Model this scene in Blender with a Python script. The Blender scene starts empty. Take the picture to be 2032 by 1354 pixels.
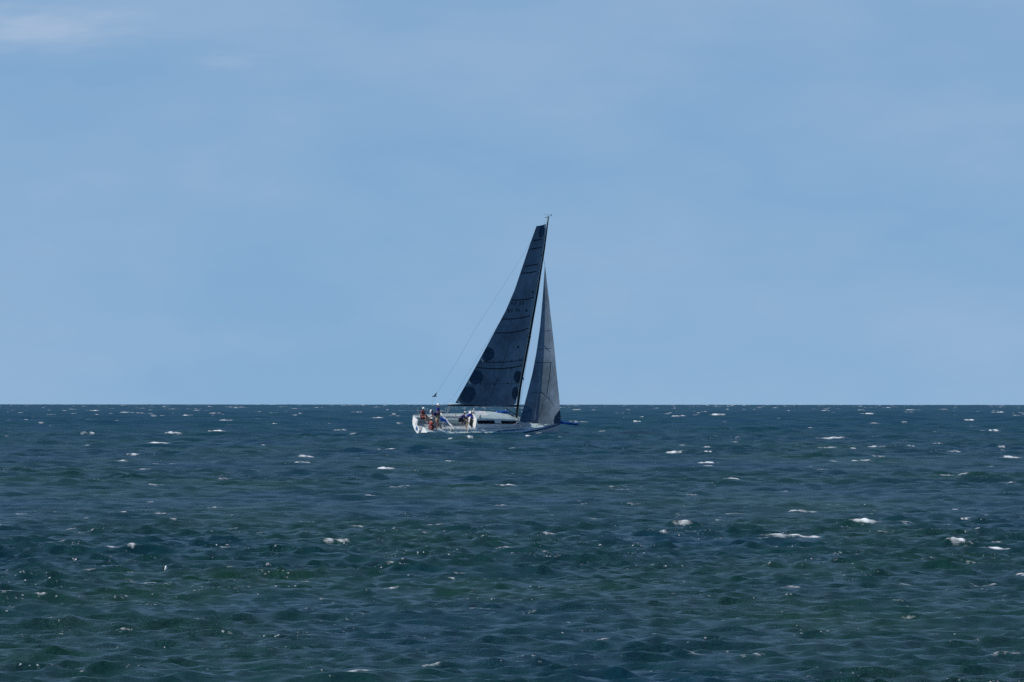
import bpy, math, random
import numpy as np
from mathutils import Matrix, Vector

random.seed(7)
rng = np.random.default_rng(11)
R = math.radians
sc = bpy.context.scene
C = sc.collection

# ------------------------------------------------------------------ camera
CAM_H = 3.5                 # eye height above the sea
EARTH = 6.371e6             # the sea curves away like the real one
F_PX = 27336.0              # focal length in pixels of the 2032 px wide photograph
DIST = F_PX / 25.0          # distance of the yacht
DIP = math.sqrt(2 * CAM_H / EARTH)
PITCH = 126.3 / F_PX - DIP
ROLL = 0.0006
cam_d = bpy.data.cameras.new('camera')
cam = bpy.data.objects.new('camera', cam_d)
C.objects.link(cam)
cam_d.sensor_width = 36.0
cam_d.lens = F_PX / 2032 * 36.0
cam_d.clip_start = 0.5
cam_d.clip_end = 80000
cam.location = (0, 0, CAM_H)
cam.matrix_world = Matrix.Translation((0, 0, CAM_H)) @ Matrix.Rotation(R(90) + PITCH, 4, 'X') @ Matrix.Rotation(ROLL, 4, 'Z')
sc.camera = cam
CAMINV = cam.matrix_world.inverted()

# ------------------------------------------------------------------ light
SUN = Vector((-0.74, -0.13, 0.64)).normalized()
SUN_EL = math.asin(SUN.z)
SUN_AZ = math.atan2(SUN.x, SUN.y)       # clockwise from +Y
w = bpy.data.worlds.new('World')
sc.world = w
w.use_nodes = True
nt = w.node_tree
N, L = nt.nodes, nt.links
N.clear()
out = N.new('ShaderNodeOutputWorld')
bg = N.new('ShaderNodeBackground')
sky = N.new('ShaderNodeTexSky')
sky.sky_type = 'NISHITA'
sky.sun_disc = False
sky.sun_elevation = SUN_EL
sky.sun_rotation = SUN_AZ
sky.air_density = 1.0
sky.dust_density = 0.3
sky.ozone_density = 2.0
tc = N.new('ShaderNodeTexCoord')
add = N.new('ShaderNodeVectorMath'); add.operation = 'ADD'
add.inputs[1].default_value = (0, 0, 0.20)
L.new(tc.outputs['Generated'], add.inputs[0])
nrm = N.new('ShaderNodeVectorMath'); nrm.operation = 'NORMALIZE'
L.new(add.outputs[0], nrm.inputs[0])
L.new(nrm.outputs[0], sky.inputs[0])
# thin high cloud
mp = N.new('ShaderNodeMapping')
mp.inputs['Scale'].default_value = (45, 45, 120)
mp.inputs['Location'].default_value = (3.1, 0, 1.7)
L.new(tc.outputs['Generated'], mp.inputs[0])
nz = N.new('ShaderNodeTexNoise')
nz.inputs['Scale'].default_value = 1.0
nz.inputs['Detail'].default_value = 7
nz.inputs['Roughness'].default_value = 0.5
L.new(mp.outputs[0], nz.inputs['Vector'])
rp = N.new('ShaderNodeValToRGB')
rp.color_ramp.elements[0].position = 0.38
rp.color_ramp.elements[1].position = 0.80
rp.color_ramp.elements[0].color = (0, 0, 0, 1)
rp.color_ramp.elements[1].color = (0.24, 0.24, 0.24, 1)
L.new(nz.outputs['Fac'], rp.inputs[0])
# the two brighter wisps up on the left of the view
def wisp(dx, dz, sx, sz, amp):
    s = N.new('ShaderNodeVectorMath'); s.operation = 'SUBTRACT'
    s.inputs[1].default_value = (dx, 1, dz)
    L.new(tc.outputs['Generated'], s.inputs[0])
    m = N.new('ShaderNodeVectorMath'); m.operation = 'MULTIPLY'
    m.inputs[1].default_value = (1 / sx, 0, 1 / sz)
    L.new(s.outputs[0], m.inputs[0])
    # ragged edge
    v = N.new('ShaderNodeVectorMath'); v.operation = 'MULTIPLY_ADD'
    n2 = N.new('ShaderNodeTexNoise'); n2.inputs['Scale'].default_value = 1.7; n2.inputs['Detail'].default_value = 4
    L.new(m.outputs[0], n2.inputs['Vector'])
    v.inputs[1].default_value = (1.8, 0, 1.8)
    L.new(n2.outputs['Color'], v.inputs[0]); L.new(m.outputs[0], v.inputs[2])
    o = N.new('ShaderNodeVectorMath'); o.operation = 'SUBTRACT'; o.inputs[1].default_value = (.9, 0, .9)
    L.new(v.outputs[0], o.inputs[0])
    d = N.new('ShaderNodeVectorMath'); d.operation = 'DOT_PRODUCT'
    L.new(o.outputs[0], d.inputs[0]); L.new(o.outputs[0], d.inputs[1])
    e = N.new('ShaderNodeMath'); e.operation = 'MULTIPLY'; e.inputs[1].default_value = -1
    L.new(d.outputs['Value'], e.inputs[0])
    x = N.new('ShaderNodeMath'); x.operation = 'EXPONENT'
    L.new(e.outputs[0], x.inputs[0])
    a = N.new('ShaderNodeMath'); a.operation = 'MULTIPLY'; a.inputs[1].default_value = amp
    L.new(x.outputs[0], a.inputs[0])
    return a.outputs[0]
def addv(a, b):
    n = N.new('ShaderNodeMath'); n.operation = 'ADD'
    L.new(a, n.inputs[0]); L.new(b, n.inputs[1]); return n.outputs[0]
W0 = 1.0 / F_PX
cl = addv(rp.outputs[0], wisp((70 - 1016) * W0, (800 - 85) * W0, 150 * W0, 36 * W0, 0.34))
cl = addv(cl, wisp((300 - 1016) * W0, (800 - 40) * W0, 420 * W0, 90 * W0, 0.10))
cl = addv(cl, wisp((1600 - 1016) * W0, (800 - 60) * W0, 450 * W0, 90 * W0, 0.07))
cl = addv(cl, wisp((450 - 1016) * W0, (800 - 148) * W0, 60 * W0, 14 * W0, 0.15))

tint = N.new('ShaderNodeMix'); tint.data_type = 'RGBA'; tint.blend_type = 'MULTIPLY'
tint.inputs['Factor'].default_value = 1.0
tint.inputs['B'].default_value = (0.872, 1.006, 1.06, 1)
L.new(sky.outputs[0], tint.inputs['A'])
mx = N.new('ShaderNodeMix'); mx.data_type = 'RGBA'
mx.inputs['B'].default_value = (4.6, 5.2, 6.4, 1)
L.new(tint.outputs['Result'], mx.inputs['A'])
L.new(cl, mx.inputs['Factor'])
L.new(mx.outputs['Result'], bg.inputs['Color'])
bg.inputs['Strength'].default_value = 0.119
L.new(bg.outputs[0], out.inputs[0])

sd = bpy.data.lights.new('sun', 'SUN')
sd.energy = 3.6
sd.angle = R(0.53)
sd.color = (1.0, 0.955, 0.88)
sun = bpy.data.objects.new('sun', sd)
C.objects.link(sun)
sun.rotation_euler = SUN.to_track_quat('Z', 'Y').to_euler()
sun.location = SUN * 3000

sc.view_settings.view_transform = 'Standard'
sc.view_settings.look = 'None'
sc.view_settings.gamma = 1
sc.view_settings.exposure = 0.0
sc.cycles.use_denoising = False
sc.cycles.max_bounces = 6
sc.cycles.transparent_max_bounces = 8

# ------------------------------------------------------------------ materials
def mat(name, col, rough=0.5, metal=0.0, noise=0.08, nscale=3.0, spec=0.5, coat=0.0, bump=0.0):
    """Principled paint with a little procedural unevenness of the colour."""
    m = bpy.data.materials.new(name); m.use_nodes = True
    t = m.node_tree; b = t.nodes['Principled BSDF']
    b.inputs['Roughness'].default_value = rough
    b.inputs['Metallic'].default_value = metal
    b.inputs['Specular IOR Level'].default_value = spec
    b.inputs['Coat Weight'].default_value = coat
    co = t.nodes.new('ShaderNodeTexCoord')
    n = t.nodes.new('ShaderNodeTexNoise'); n.inputs['Scale'].default_value = nscale; n.inputs['Detail'].default_value = 5
    t.links.new(co.outputs['Object'], n.inputs['Vector'])
    r = t.nodes.new('ShaderNodeValToRGB')
    lo = [max(0, c * (1 - noise * 2)) for c in col]; hi = [min(1, c * (1 + noise)) for c in col]
    r.color_ramp.elements[0].position = .3; r.color_ramp.elements[1].position = .7
    r.color_ramp.elements[0].color = (*lo, 1); r.color_ramp.elements[1].color = (*hi, 1)
    t.links.new(n.outputs['Fac'], r.inputs[0]); t.links.new(r.outputs[0], b.inputs['Base Color'])
    if bump:
        bp = t.nodes.new('ShaderNodeBump'); bp.inputs['Strength'].default_value = bump; bp.inputs['Distance'].default_value = .03
        t.links.new(n.outputs['Fac'], bp.inputs['Height']); t.links.new(bp.outputs[0], b.inputs['Normal'])
    return m

M_WHITE = mat('white gelcoat', (.80, .80, .78), .3, coat=.3, noise=.04)
M_HULL = mat('hull paint', (.78, .80, .83), .25, coat=.5, noise=.06)
M_DECK = mat('pale deck paint', (.50, .62, .62), .6, noise=.08, nscale=2.2)
M_SOLE = mat('cockpit sole', (.42, .48, .50), .7, noise=.12)
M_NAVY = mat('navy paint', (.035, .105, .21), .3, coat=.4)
M_GLASS = mat('dark cabin window', (.006, .010, .018), .12)
M_CARBON = mat('black carbon spar', (.012, .015, .022), .35, coat=.3)
M_TRACK = mat('grey alloy track', (.75, .72, .70), .5)
M_WIRE = mat('dark rigging wire', (.05, .07, .09), .5, metal=.3)
M_STEEL = mat('stainless steel', (.42, .44, .45), .55, metal=.6)
M_ROPE = mat('white rope', (.7, .7, .68), .8)
M_BLUE = mat('bright blue cloth', (.02, .16, .60), .6, noise=.25, nscale=9, bump=.5)
M_PATCH = mat('dark sail reinforcement', (.037, .083, .155), .7, noise=.2)
M_PATCHL = mat('light sail reinforcement', (.095, .18, .29), .7, noise=.2)
M_BATTEN = mat('batten pocket cloth', (.006, .010, .020), .7)
M_SKIN = mat('sun tanned skin', (.27, .16, .12), .6)
M_RED = mat('red shirt cloth', (.27, .04, .045), .8, bump=.4, nscale=8)
M_REDP = mat('dark red shorts cloth', (.22, .05, .05), .8)
M_BSHIRT = mat('royal blue shirt cloth', (.03, .045, .36), .8, bump=.4, nscale=8)
M_NSHIRT = mat('dark navy jacket cloth', (.022, .024, .13), .8, bump=.4, nscale=8)
M_DARK = mat('dark shorts cloth', (.02, .022, .04), .8)
M_TAN = mat('tan shorts cloth', (.45, .36, .27), .8)
M_CAP = mat('white cap cloth', (.82, .80, .77), .8)
M_HAIR = mat('dark brown hair', (.05, .03, .02), .7)
M_BIRD = mat('dark grey feathers', (.02, .025, .035), .8, noise=.3, nscale=20)
M_FLOAT = mat('white plastic float', (.85, .85, .82), .35)
M_BLACK = mat('black rubber', (.012, .012, .014), .6)

def sail_mat(name, col, trans, w=0.45):
    m = bpy.data.materials.new(name); m.use_nodes = True
    t = m.node_tree; nn = t.nodes; nn.clear()
    o = nn.new('ShaderNodeOutputMaterial')
    di = nn.new('ShaderNodeBsdfPrincipled'); tr = nn.new('ShaderNodeBsdfTranslucent'); mixs = nn.new('ShaderNodeMixShader')
    di.inputs['Roughness'].default_value = .55
    di.inputs['Specular IOR Level'].default_value = .25
    co = nn.new('ShaderNodeTexCoord')
    # scrim of the laminate: panels and fine threads, a little mottled
    n = nn.new('ShaderNodeTexNoise'); n.inputs['Scale'].default_value = .55; n.inputs['Detail'].default_value = 5
    n2 = nn.new('ShaderNodeTexNoise'); n2.inputs['Scale'].default_value = 7; n2.inputs['Detail'].default_value = 3
    mpp = nn.new('ShaderNodeMapping'); mpp.inputs['Scale'].default_value = (1, 1, .35)
    t.links.new(co.outputs['Object'], n.inputs['Vector'])
    t.links.new(co.outputs['Object'], mpp.inputs[0]); t.links.new(mpp.outputs[0], n2.inputs['Vector'])
    ad = nn.new('ShaderNodeMath'); ad.operation = 'MULTIPLY_ADD'; ad.inputs[1].default_value = .45
    t.links.new(n2.outputs['Fac'], ad.inputs[0]); t.links.new(n.outputs['Fac'], ad.inputs[2])
    for bs, c in ((di, col), (tr, trans)):
        r = nn.new('ShaderNodeValToRGB')
        r.color_ramp.elements[0].position = .52; r.color_ramp.elements[1].position = .95
        r.color_ramp.elements[0].color = (*[k * .62 for k in c], 1)
        r.color_ramp.elements[1].color = (*[k * 1.28 for k in c], 1)
        t.links.new(ad.outputs[0], r.inputs[0])
        t.links.new(r.outputs[0], bs.inputs['Base Color' if bs is di else 'Color'])
    mixs.inputs[0].default_value = w
    bu = nn.new('ShaderNodeBump'); bu.inputs['Strength'].default_value = .25; bu.inputs['Distance'].default_value = .1
    t.links.new(n.outputs['Fac'], bu.inputs['Height']); t.links.new(bu.outputs[0], di.inputs['Normal'])
    t.links.new(di.outputs[0], mixs.inputs[1]); t.links.new(tr.outputs[0], mixs.inputs[2]); t.links.new(mixs.outputs[0], o.inputs[0])
    return m
M_MAIN = sail_mat('mainsail laminate', (.058, .120, .205), (.026, .058, .110))
M_JIB = sail_mat('jib laminate', (.145, .270, .420), (.17, .22, .26), .5)

# ------------------------------------------------------------------ helpers
def obj(name, vf, m, parent=None, smooth=False, mats=None, idx=None):
    v, f = vf
    me = bpy.data.meshes.new(name)
    me.from_pydata([tuple(p) for p in v], [], f)
    for q in (mats or [m]):
        me.materials.append(q)
    if idx:
        for p, i in zip(me.polygons, idx): p.material_index = i
    if smooth:
        for p in me.polygons: p.use_smooth = True
    me.update()
    o = bpy.data.objects.new(name, me)
    C.objects.link(o)
    if parent is not None: o.parent = parent
    return o

def tag(o, label, cat, group=None, kind=None):
    if label: o['label'] = label
    if cat: o['category'] = cat
    if group: o['group'] = group
    if kind: o['kind'] = kind
    return o

class MB:
    def __init__(s): s.v = []; s.f = []
    def add(s, v, f):
        k = len(s.v); s.v += [Vector(p) for p in v]; s.f += [tuple(i + k for i in q) for q in f]; return s
    @property
    def vf(s): return s.v, s.f
    def box(s, c, d, mtx=None):
        cx, cy, cz = c; dx, dy, dz = [q / 2 for q in d]
        b = min(dx, dy, dz) * .25
        vs = []
        for z, e in ((-dz, b), (-dz + b, 0), (dz - b, 0), (dz, b)):
            for x, y in ((-1, -1), (1, -1), (1, 1), (-1, 1)):
                vs.append(Vector((x * (dx - e), y * (dy - e), z)))
        if mtx: vs = [mtx @ p for p in vs]
        vs = [p + Vector(c) for p in vs]
        fs = [(3, 2, 1, 0), (12, 13, 14, 15)]
        for k in range(3):
            for i in range(4):
                j = (i + 1) % 4
                fs.append((k * 4 + i, k * 4 + j, k * 4 + 4 + j, k * 4 + 4 + i))
        return s.add(vs, fs)
    def tube(s, pts, r, n=8, cap=True):
        pts = [Vector(p) for p in pts]
        rs = r if isinstance(r, (list, tuple)) else [r] * len(pts)
        vs, fs = [], []
        for i, p in enumerate(pts):
            d = (pts[min(i + 1, len(pts) - 1)] - pts[max(i - 1, 0)]).normalized()
            a = Vector((0, 1, 0)) if abs(d.y) < .9 else Vector((1, 0, 0))
            u = d.cross(a).normalized(); q = d.cross(u)
            for k in range(n):
                t = 2 * math.pi * k / n
                vs.append(p + (u * math.cos(t) + q * math.sin(t)) * rs[i])
        for i in range(len(pts) - 1):
            for k in range(n):
                j = (k + 1) % n
                fs.append((i * n + k, i * n + j, i * n + n + j, i * n + n + k))
        if cap:
            fs.append(tuple(reversed(range(n)))); fs.append(tuple(range((len(pts) - 1) * n, len(pts) * n)))
        return s.add(vs, fs)
    def ball(s, c, r, n=12, m=8, sc_=(1, 1, 1)):
        vs, fs = [], []
        for i in range(m + 1):
            a = math.pi * i / m
            for k in range(n):
                t = 2 * math.pi * k / n
                vs.append(Vector((math.sin(a) * math.cos(t) * r * sc_[0], math.sin(a) * math.sin(t) * r * sc_[1], math.cos(a) * r * sc_[2])) + Vector(c))
        for i in range(m):
            for k in range(n):
                j = (k + 1) % n
                fs.append((i * n + k, i * n + n + k, i * n + n + j, i * n + j))
        return s.add(vs, fs)

def grid(fn, nu, nv):
    v = [fn(i / (nu - 1), j / (nv - 1)) for j in range(nv) for i in range(nu)]
    f = [(j * nu + i, j * nu + i + 1, (j + 1) * nu + i + 1, (j + 1) * nu + i) for j in range(nv - 1) for i in range(nu - 1)]
    return v, f

# ------------------------------------------------------------------ sea
def sea_base(x, y):
    return -(x * x + y * y) / (2 * EARTH)

NW = 110
lam = np.exp(np.linspace(math.log(0.42), math.log(19.0), NW)) * rng.uniform(.97, 1.03, NW)
kk = 2 * np.pi / lam
WDIR = R(-78)                                   # where the seas run to: towards the camera, a little to the right
spread = np.where(lam > 6, .38, .50)
th = WDIR + rng.normal(0, 1, NW) * spread
peak = 7.0
amp = 0.0115 * lam ** 0.95 * np.exp(-0.6 * np.clip(np.log(lam / peak), 0, None) ** 2 * 2.2)
amp *= rng.uniform(.55, 1.35, NW) * np.interp(lam, [.4, .8, 1.4, 3.0, 9, 20], [1.7, 1.1, .60, .27, .15, .12])
ph = rng.uniform(0, 2 * np.pi, NW)

def build_sea():
    # one sheet: rings round the shore point, closely spaced where the view is, out past the horizon
    a_d = R(3.0)
    ang = np.concatenate([np.linspace(-math.pi, -a_d - R(1.2), 60), np.linspace(-a_d - R(1.0), -a_d, 24),
                          np.linspace(-a_d, a_d, 760)[1:-1], np.linspace(a_d, a_d + R(1.0), 24),
                          np.linspace(a_d + R(1.2), math.pi, 60)])
    rad = [4.0]
    while rad[-1] < 130: rad.append(rad[-1] * 1.05)
    while rad[-1] < 11000:
        r = rad[-1]
        rad.append(r + float(np.interp(r, [130, 300, 900], [.00075, .00078, .00100])) * r if r < 2500 else r * 1.0022)
    rad = np.array(rad)
    nr, na = len(rad), len(ang)
    Rr, A = np.meshgrid(rad, ang, indexing='ij')
    X0 = (Rr * np.sin(A)).astype(np.float64); Y0 = (Rr * np.cos(A)).astype(np.float64)
    X = X0.copy(); Y = Y0.copy(); Z = sea_base(X0, Y0)
    crest = np.zeros_like(Z, dtype=np.float32)
    dr = np.gradient(rad)
    # gusts: areas where the short sea stands a little higher
    g = (np.sin(X0 / 37 + 1.3 * np.sin(Y0 / 91)) * np.sin(Y0 / 61 + 1.1 * np.sin(X0 / 43 + 2)) * .5 + .5)
    dense = np.abs(ang) < a_d + R(1.1)
    for i in range(NW):
        fade = np.clip((lam[i] / dr - 1.2) / 1.1, 0, 1)
        rows = np.where(fade > 0)[0]
        if len(rows) == 0: continue
        r0, r1 = rows[0], rows[-1] + 1
        kx, ky = kk[i] * math.cos(th[i]), kk[i] * math.sin(th[i])
        P = kx * X0[r0:r1] + ky * Y0[r0:r1] + ph[i]
        a = amp[i] * fade[r0:r1, None]
        if lam[i] > 1.6: a = a * (1 + 1.1 * np.clip((rad[r0:r1, None] - 350) / 900, 0, 1))     # the sea stands higher out from the shore
        if lam[i] < 4: a = a * (.55 + .9 * g[r0:r1])
        a = a * (1.0 if lam[i] > 12 else dense[None, :])
        cs = np.cos(P); sn = np.sin(P)
        Z[r0:r1] += a * cs
        X[r0:r1] -= a * sn * math.cos(th[i]) * .9
        Y[r0:r1] -= a * sn * math.sin(th[i]) * .9
        crest[r0:r1] += a * kk[i] * cs
    foam = np.zeros_like(crest)
    H = Z - sea_base(X0, Y0)
    def cap(px, py, L_, D_, h, slant=0., s=1., seek=True, slope=None):
        r = math.hypot(px, py); a = math.atan2(px, py)
        i0 = np.searchsorted(rad, r); j0 = np.searchsorted(ang, a)
        if j0 < 2 or j0 > na - 3 or i0 > nr - 4: return
        if slope is not None:
            sl = (Z[:, j0] - CAM_H) / Y[:, j0]; k0 = np.searchsorted(rad, 100)
            seen = sl >= np.maximum.accumulate(np.where(np.arange(nr) < k0, -9, sl))
            e = np.where(seen & (np.arange(nr) >= k0), np.abs(sl - slope), 9)
            i0 = int(np.argmin(e)); lim = rad[i0] + .5 + .0012 * rad[i0]
            while i0 < nr - 3 and rad[i0] < lim and Z[i0 + 1, j0] > Z[i0, j0]: i0 += 1      # up to the lip of that wave
            r = rad[i0]
        elif seek:
            span = 2.2 + .0022 * r
            lo = np.searchsorted(rad, r - span); hi = np.searchsorted(rad, r + span) + 1
            i0 = lo + int(np.argmax(H[lo:hi, j0]))
            r = rad[min(i0, nr - 1)]
        cx, cy = r * math.sin(a), r * math.cos(a)
        da = 1.6 * L_ / r
        j1, j2 = np.searchsorted(ang, a - da), np.searchsorted(ang, a + da) + 1
        i1, i2 = np.searchsorted(rad, r - 3 * D_ - 2), np.searchsorted(rad, r + 3 * D_ + 2)
        dx = X0[i1:i2, j1:j2] - cx; dy = Y0[i1:i2, j1:j2] - cy
        wob = .35 * D_ * np.sin(dx / L_ * 3.1 + cx) + .2 * D_ * np.sin(dx / L_ * 8.3 + cy) + slant * dx
        ed = 1 - np.clip(np.abs(dx) / L_, 0, 1.5) ** 2
        u = (dy - wob) / D_
        rag = 1 + .5 * np.sin(dx / L_ * 5.7 + cy * 3) + .35 * np.sin(dx / L_ * 13 + cx * 5)
        Z[i1:i2, j1:j2] += min(.62 * h, .35 * D_)  * np.exp(-u * u * .9) * np.clip(ed, 0, 1) * rag
        zc = Z[min(i0, nr - 1), j0]; tk = .045 + .075 * L_
        lip = np.clip(1.15 - (zc - Z[i1:i2, j1:j2]) / tk, 0, 1)
        # the broken water lies on the crest and down the face towards the shore
        m = np.clip(ed + .15, 0, 1) * (.62 + .38 * rag) * np.exp(-np.where(u > 0, (u / .55) ** 2, (u / 1.25) ** 2))
        m = m * lip
        m2 = .42 * np.exp(-(dx / (L_ * 1.25)) ** 2) * np.exp(-((u - .8) / 2.0) ** 2)
        foam[i1:i2, j1:j2] = np.maximum(foam[i1:i2, j1:j2], (np.maximum(m, m2) * s).astype(np.float32))
    # breakers seen in the photograph: pixel of the crest, length in pixels, brightness
    hero = [(1648, 870, 60, 1.3, .20), (1640, 888, 40, .8, .06), (1330, 897, 48, 1.1, .10), (1404, 918, 44, 1.1, .08), (1900, 897, 40, .9, .10),
            (2008, 908, 50, 1., .08), (1005, 964, 46, 1.1, .06), (765, 928, 40, 1.2, .07), (600, 916, 40, 1., .06), (610, 906, 34, 1., .05),
            (430, 855, 34, 1.3, .16), (343, 860, 36, 1.1, .1), (322, 880, 70, 1.1, .06), (182, 857, 40, .8, .08), (262, 900, 26, 1., .06),
            (674, 855, 30, 1., .1), (750, 829, 30, 1., .15), (185, 815, 28, 1.2, .2), (245, 805, 20, 1.2, .25), (390, 815, 20, 1., .2),
            (447, 834, 28, 1., .15), (1970, 854, 26, 1.2, .15), (1927, 834, 24, 1.2, .15), (1812, 814, 36, 1., .2), (1424, 807, 28, 1.2, .25),
            (1343, 826, 30, 1.2, .15), (1422, 822, 30, 1.2, .15), (1640, 811, 14, 1.2, .2), (1604, 849, 20, 1., .1), (1460, 867, 14, 1.2, .1),
            (765, 892, 40, .9, .06), (1720, 1034, 62, 1.1, .07), (1800, 1036, 70, .8, .04), (1575, 1064, 120, 1.0, .05), (1600, 1066, 60, .9, .05),
            (1600, 1016, 80, .75, .05), (1580, 1017, 34, 1., .06), (1370, 1036, 90, .65, .04), (1905, 1075, 66, 1.1, .08), (1985, 1092, 78, 1.4, .09),
            (262, 1081, 38, .8, .03), (225, 1093, 36, .8, .03), (735, 988, 24, .9, .05), (85, 1183, 30, .8, .03), (250, 1254, 30, .6, .03),
            (1313, 1053, 30, .8, .03), (1515, 1120, 22, .7, .03), (1385, 1303, 36, .6, .03), (855, 1322, 44, .6, .03), (305, 963, 44, .6, .03),
            (1905, 941, 34, .9, .05), (1765, 1192, 60, .5, .02), (1965, 1162, 60, .5, .02), (1090, 1057, 34, .6, .03), (1225, 966, 50, .5, .03),
            (430, 1010, 30, .5, .02), (1110, 866, 10, 1., .02), (933, 867, 12, .9, .03), (890, 873, 14, .9, .03),
            (1048, 864, 18, 1., .03), (1065, 860, 14, 1., .03), (1560, 978, 34, .6, .03), (140, 1052, 26, .7, .03), (178, 1051, 18, .7, .03), (1565, 1180, 20, .5, .02),
            (2025, 1142, 40, .7, .03), (1375, 979, 30, .6, .03), (820, 1023, 50, .5, .02), (1735, 885, 40, .9, .05), (1810, 886, 18, .9, .04)]
    for px, py, wpx, s, h in hero:
        drop = (py - 803.5 - (px - 1016) * .0006) / F_PX + DIP
        d = (drop - math.sqrt(max(drop * drop - 2 * CAM_H / EARTH, 0))) * EARTH if True else 0
        x = (px - 1016) / F_PX * d
        Lm = wpx * .58 / F_PX * d; h = h * .6
        cap(x, d, Lm, max(.13, .09 + .06 * Lm, .0007 * d), h * (.8 + .4 * random.random()), random.uniform(-.12, .12), s * 1.03, slope=-drop)
    # whitecaps all over, density by area
    def scatter(n, rmin, rmax, lmin, lmax, smin, smax, h):
        for _ in range(n):
            r = math.sqrt(random.uniform(rmin ** 2, rmax ** 2)); a = random.uniform(-a_d, a_d)
            Lm = lmin * (lmax / lmin) ** (random.random() ** 1.8)
            cap(r * math.sin(a), r * math.cos(a), Lm * 1.35, max(.13, .15 * Lm, .0007 * r), h * random.uniform(.4, 1.3) * (Lm ** .5),
                random.uniform(-.25, .25), smin + (smax - smin) * random.random() ** 1.5)
    scatter(170, 130, 420, .10, .30, .35, .8, .008)
    scatter(60, 400, 900, .2, .7, .5, 1.0, .05)
    scatter(200, 850, 2500, .25, 1.1, .6, 1.1, .10)
    scatter(1000, 2200, 7200, .3, 1.9, .6, 1.2, .14)
    V = np.empty((nr * na + 1, 3), dtype=np.float32)
    V[:-1, 0] = X.ravel(); V[:-1, 1] = Y.ravel(); V[:-1, 2] = Z.ravel()
    V[-1] = (0, 0, 0)
    idx = np.arange(nr * na, dtype=np.int32).reshape(nr, na)
    q = np.stack([idx[:-1, :-1], idx[:-1, 1:], idx[1:, 1:], idx[1:, :-1]], -1).reshape(-1, 4)[:, ::-1]
    tri = np.stack([idx[0, :-1], np.full(na - 1, nr * na), idx[0, 1:]], -1)[:, ::-1]
    nq, ntr = len(q), len(tri)
    me = bpy.data.meshes.new('sea')
    me.vertices.add(len(V)); me.vertices.foreach_set('co', V.ravel())
    me.loops.add(nq * 4 + ntr * 3)
    me.loops.foreach_set('vertex_index', np.concatenate([q.ravel(), tri.ravel()]).astype(np.int32))
    me.polygons.add(nq + ntr)
    me.polygons.foreach_set('loop_start', np.concatenate([np.arange(nq) * 4, nq * 4 + np.arange(ntr) * 3]).astype(np.int32))
    me.polygons.foreach_set('use_smooth', np.ones(nq + ntr, dtype=bool))
    me.update(calc_edges=True)
    at = me.attributes.new('foam', 'FLOAT', 'POINT')
    at.data.foreach_set('value', np.append(foam.ravel(), 0).astype(np.float32))
    at = me.attributes.new('crest', 'FLOAT', 'POINT')
    at.data.foreach_set('value', np.append(crest.ravel(), 0).astype(np.float32))
    at = me.attributes.new('chop', 'FLOAT', 'POINT')      # how much of the short sea the sheet does not carry as shape
    at.data.foreach_set('value', np.append(np.clip((Rr.ravel() - 150) / 1300, 0, 1), 1).astype(np.float32))
    o = bpy.data.objects.new('sea', me); C.objects.link(o)
    tag(o, 'dark blue green choppy sea with scattered whitecaps reaching the horizon', None, kind='structure')
    return o

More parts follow.
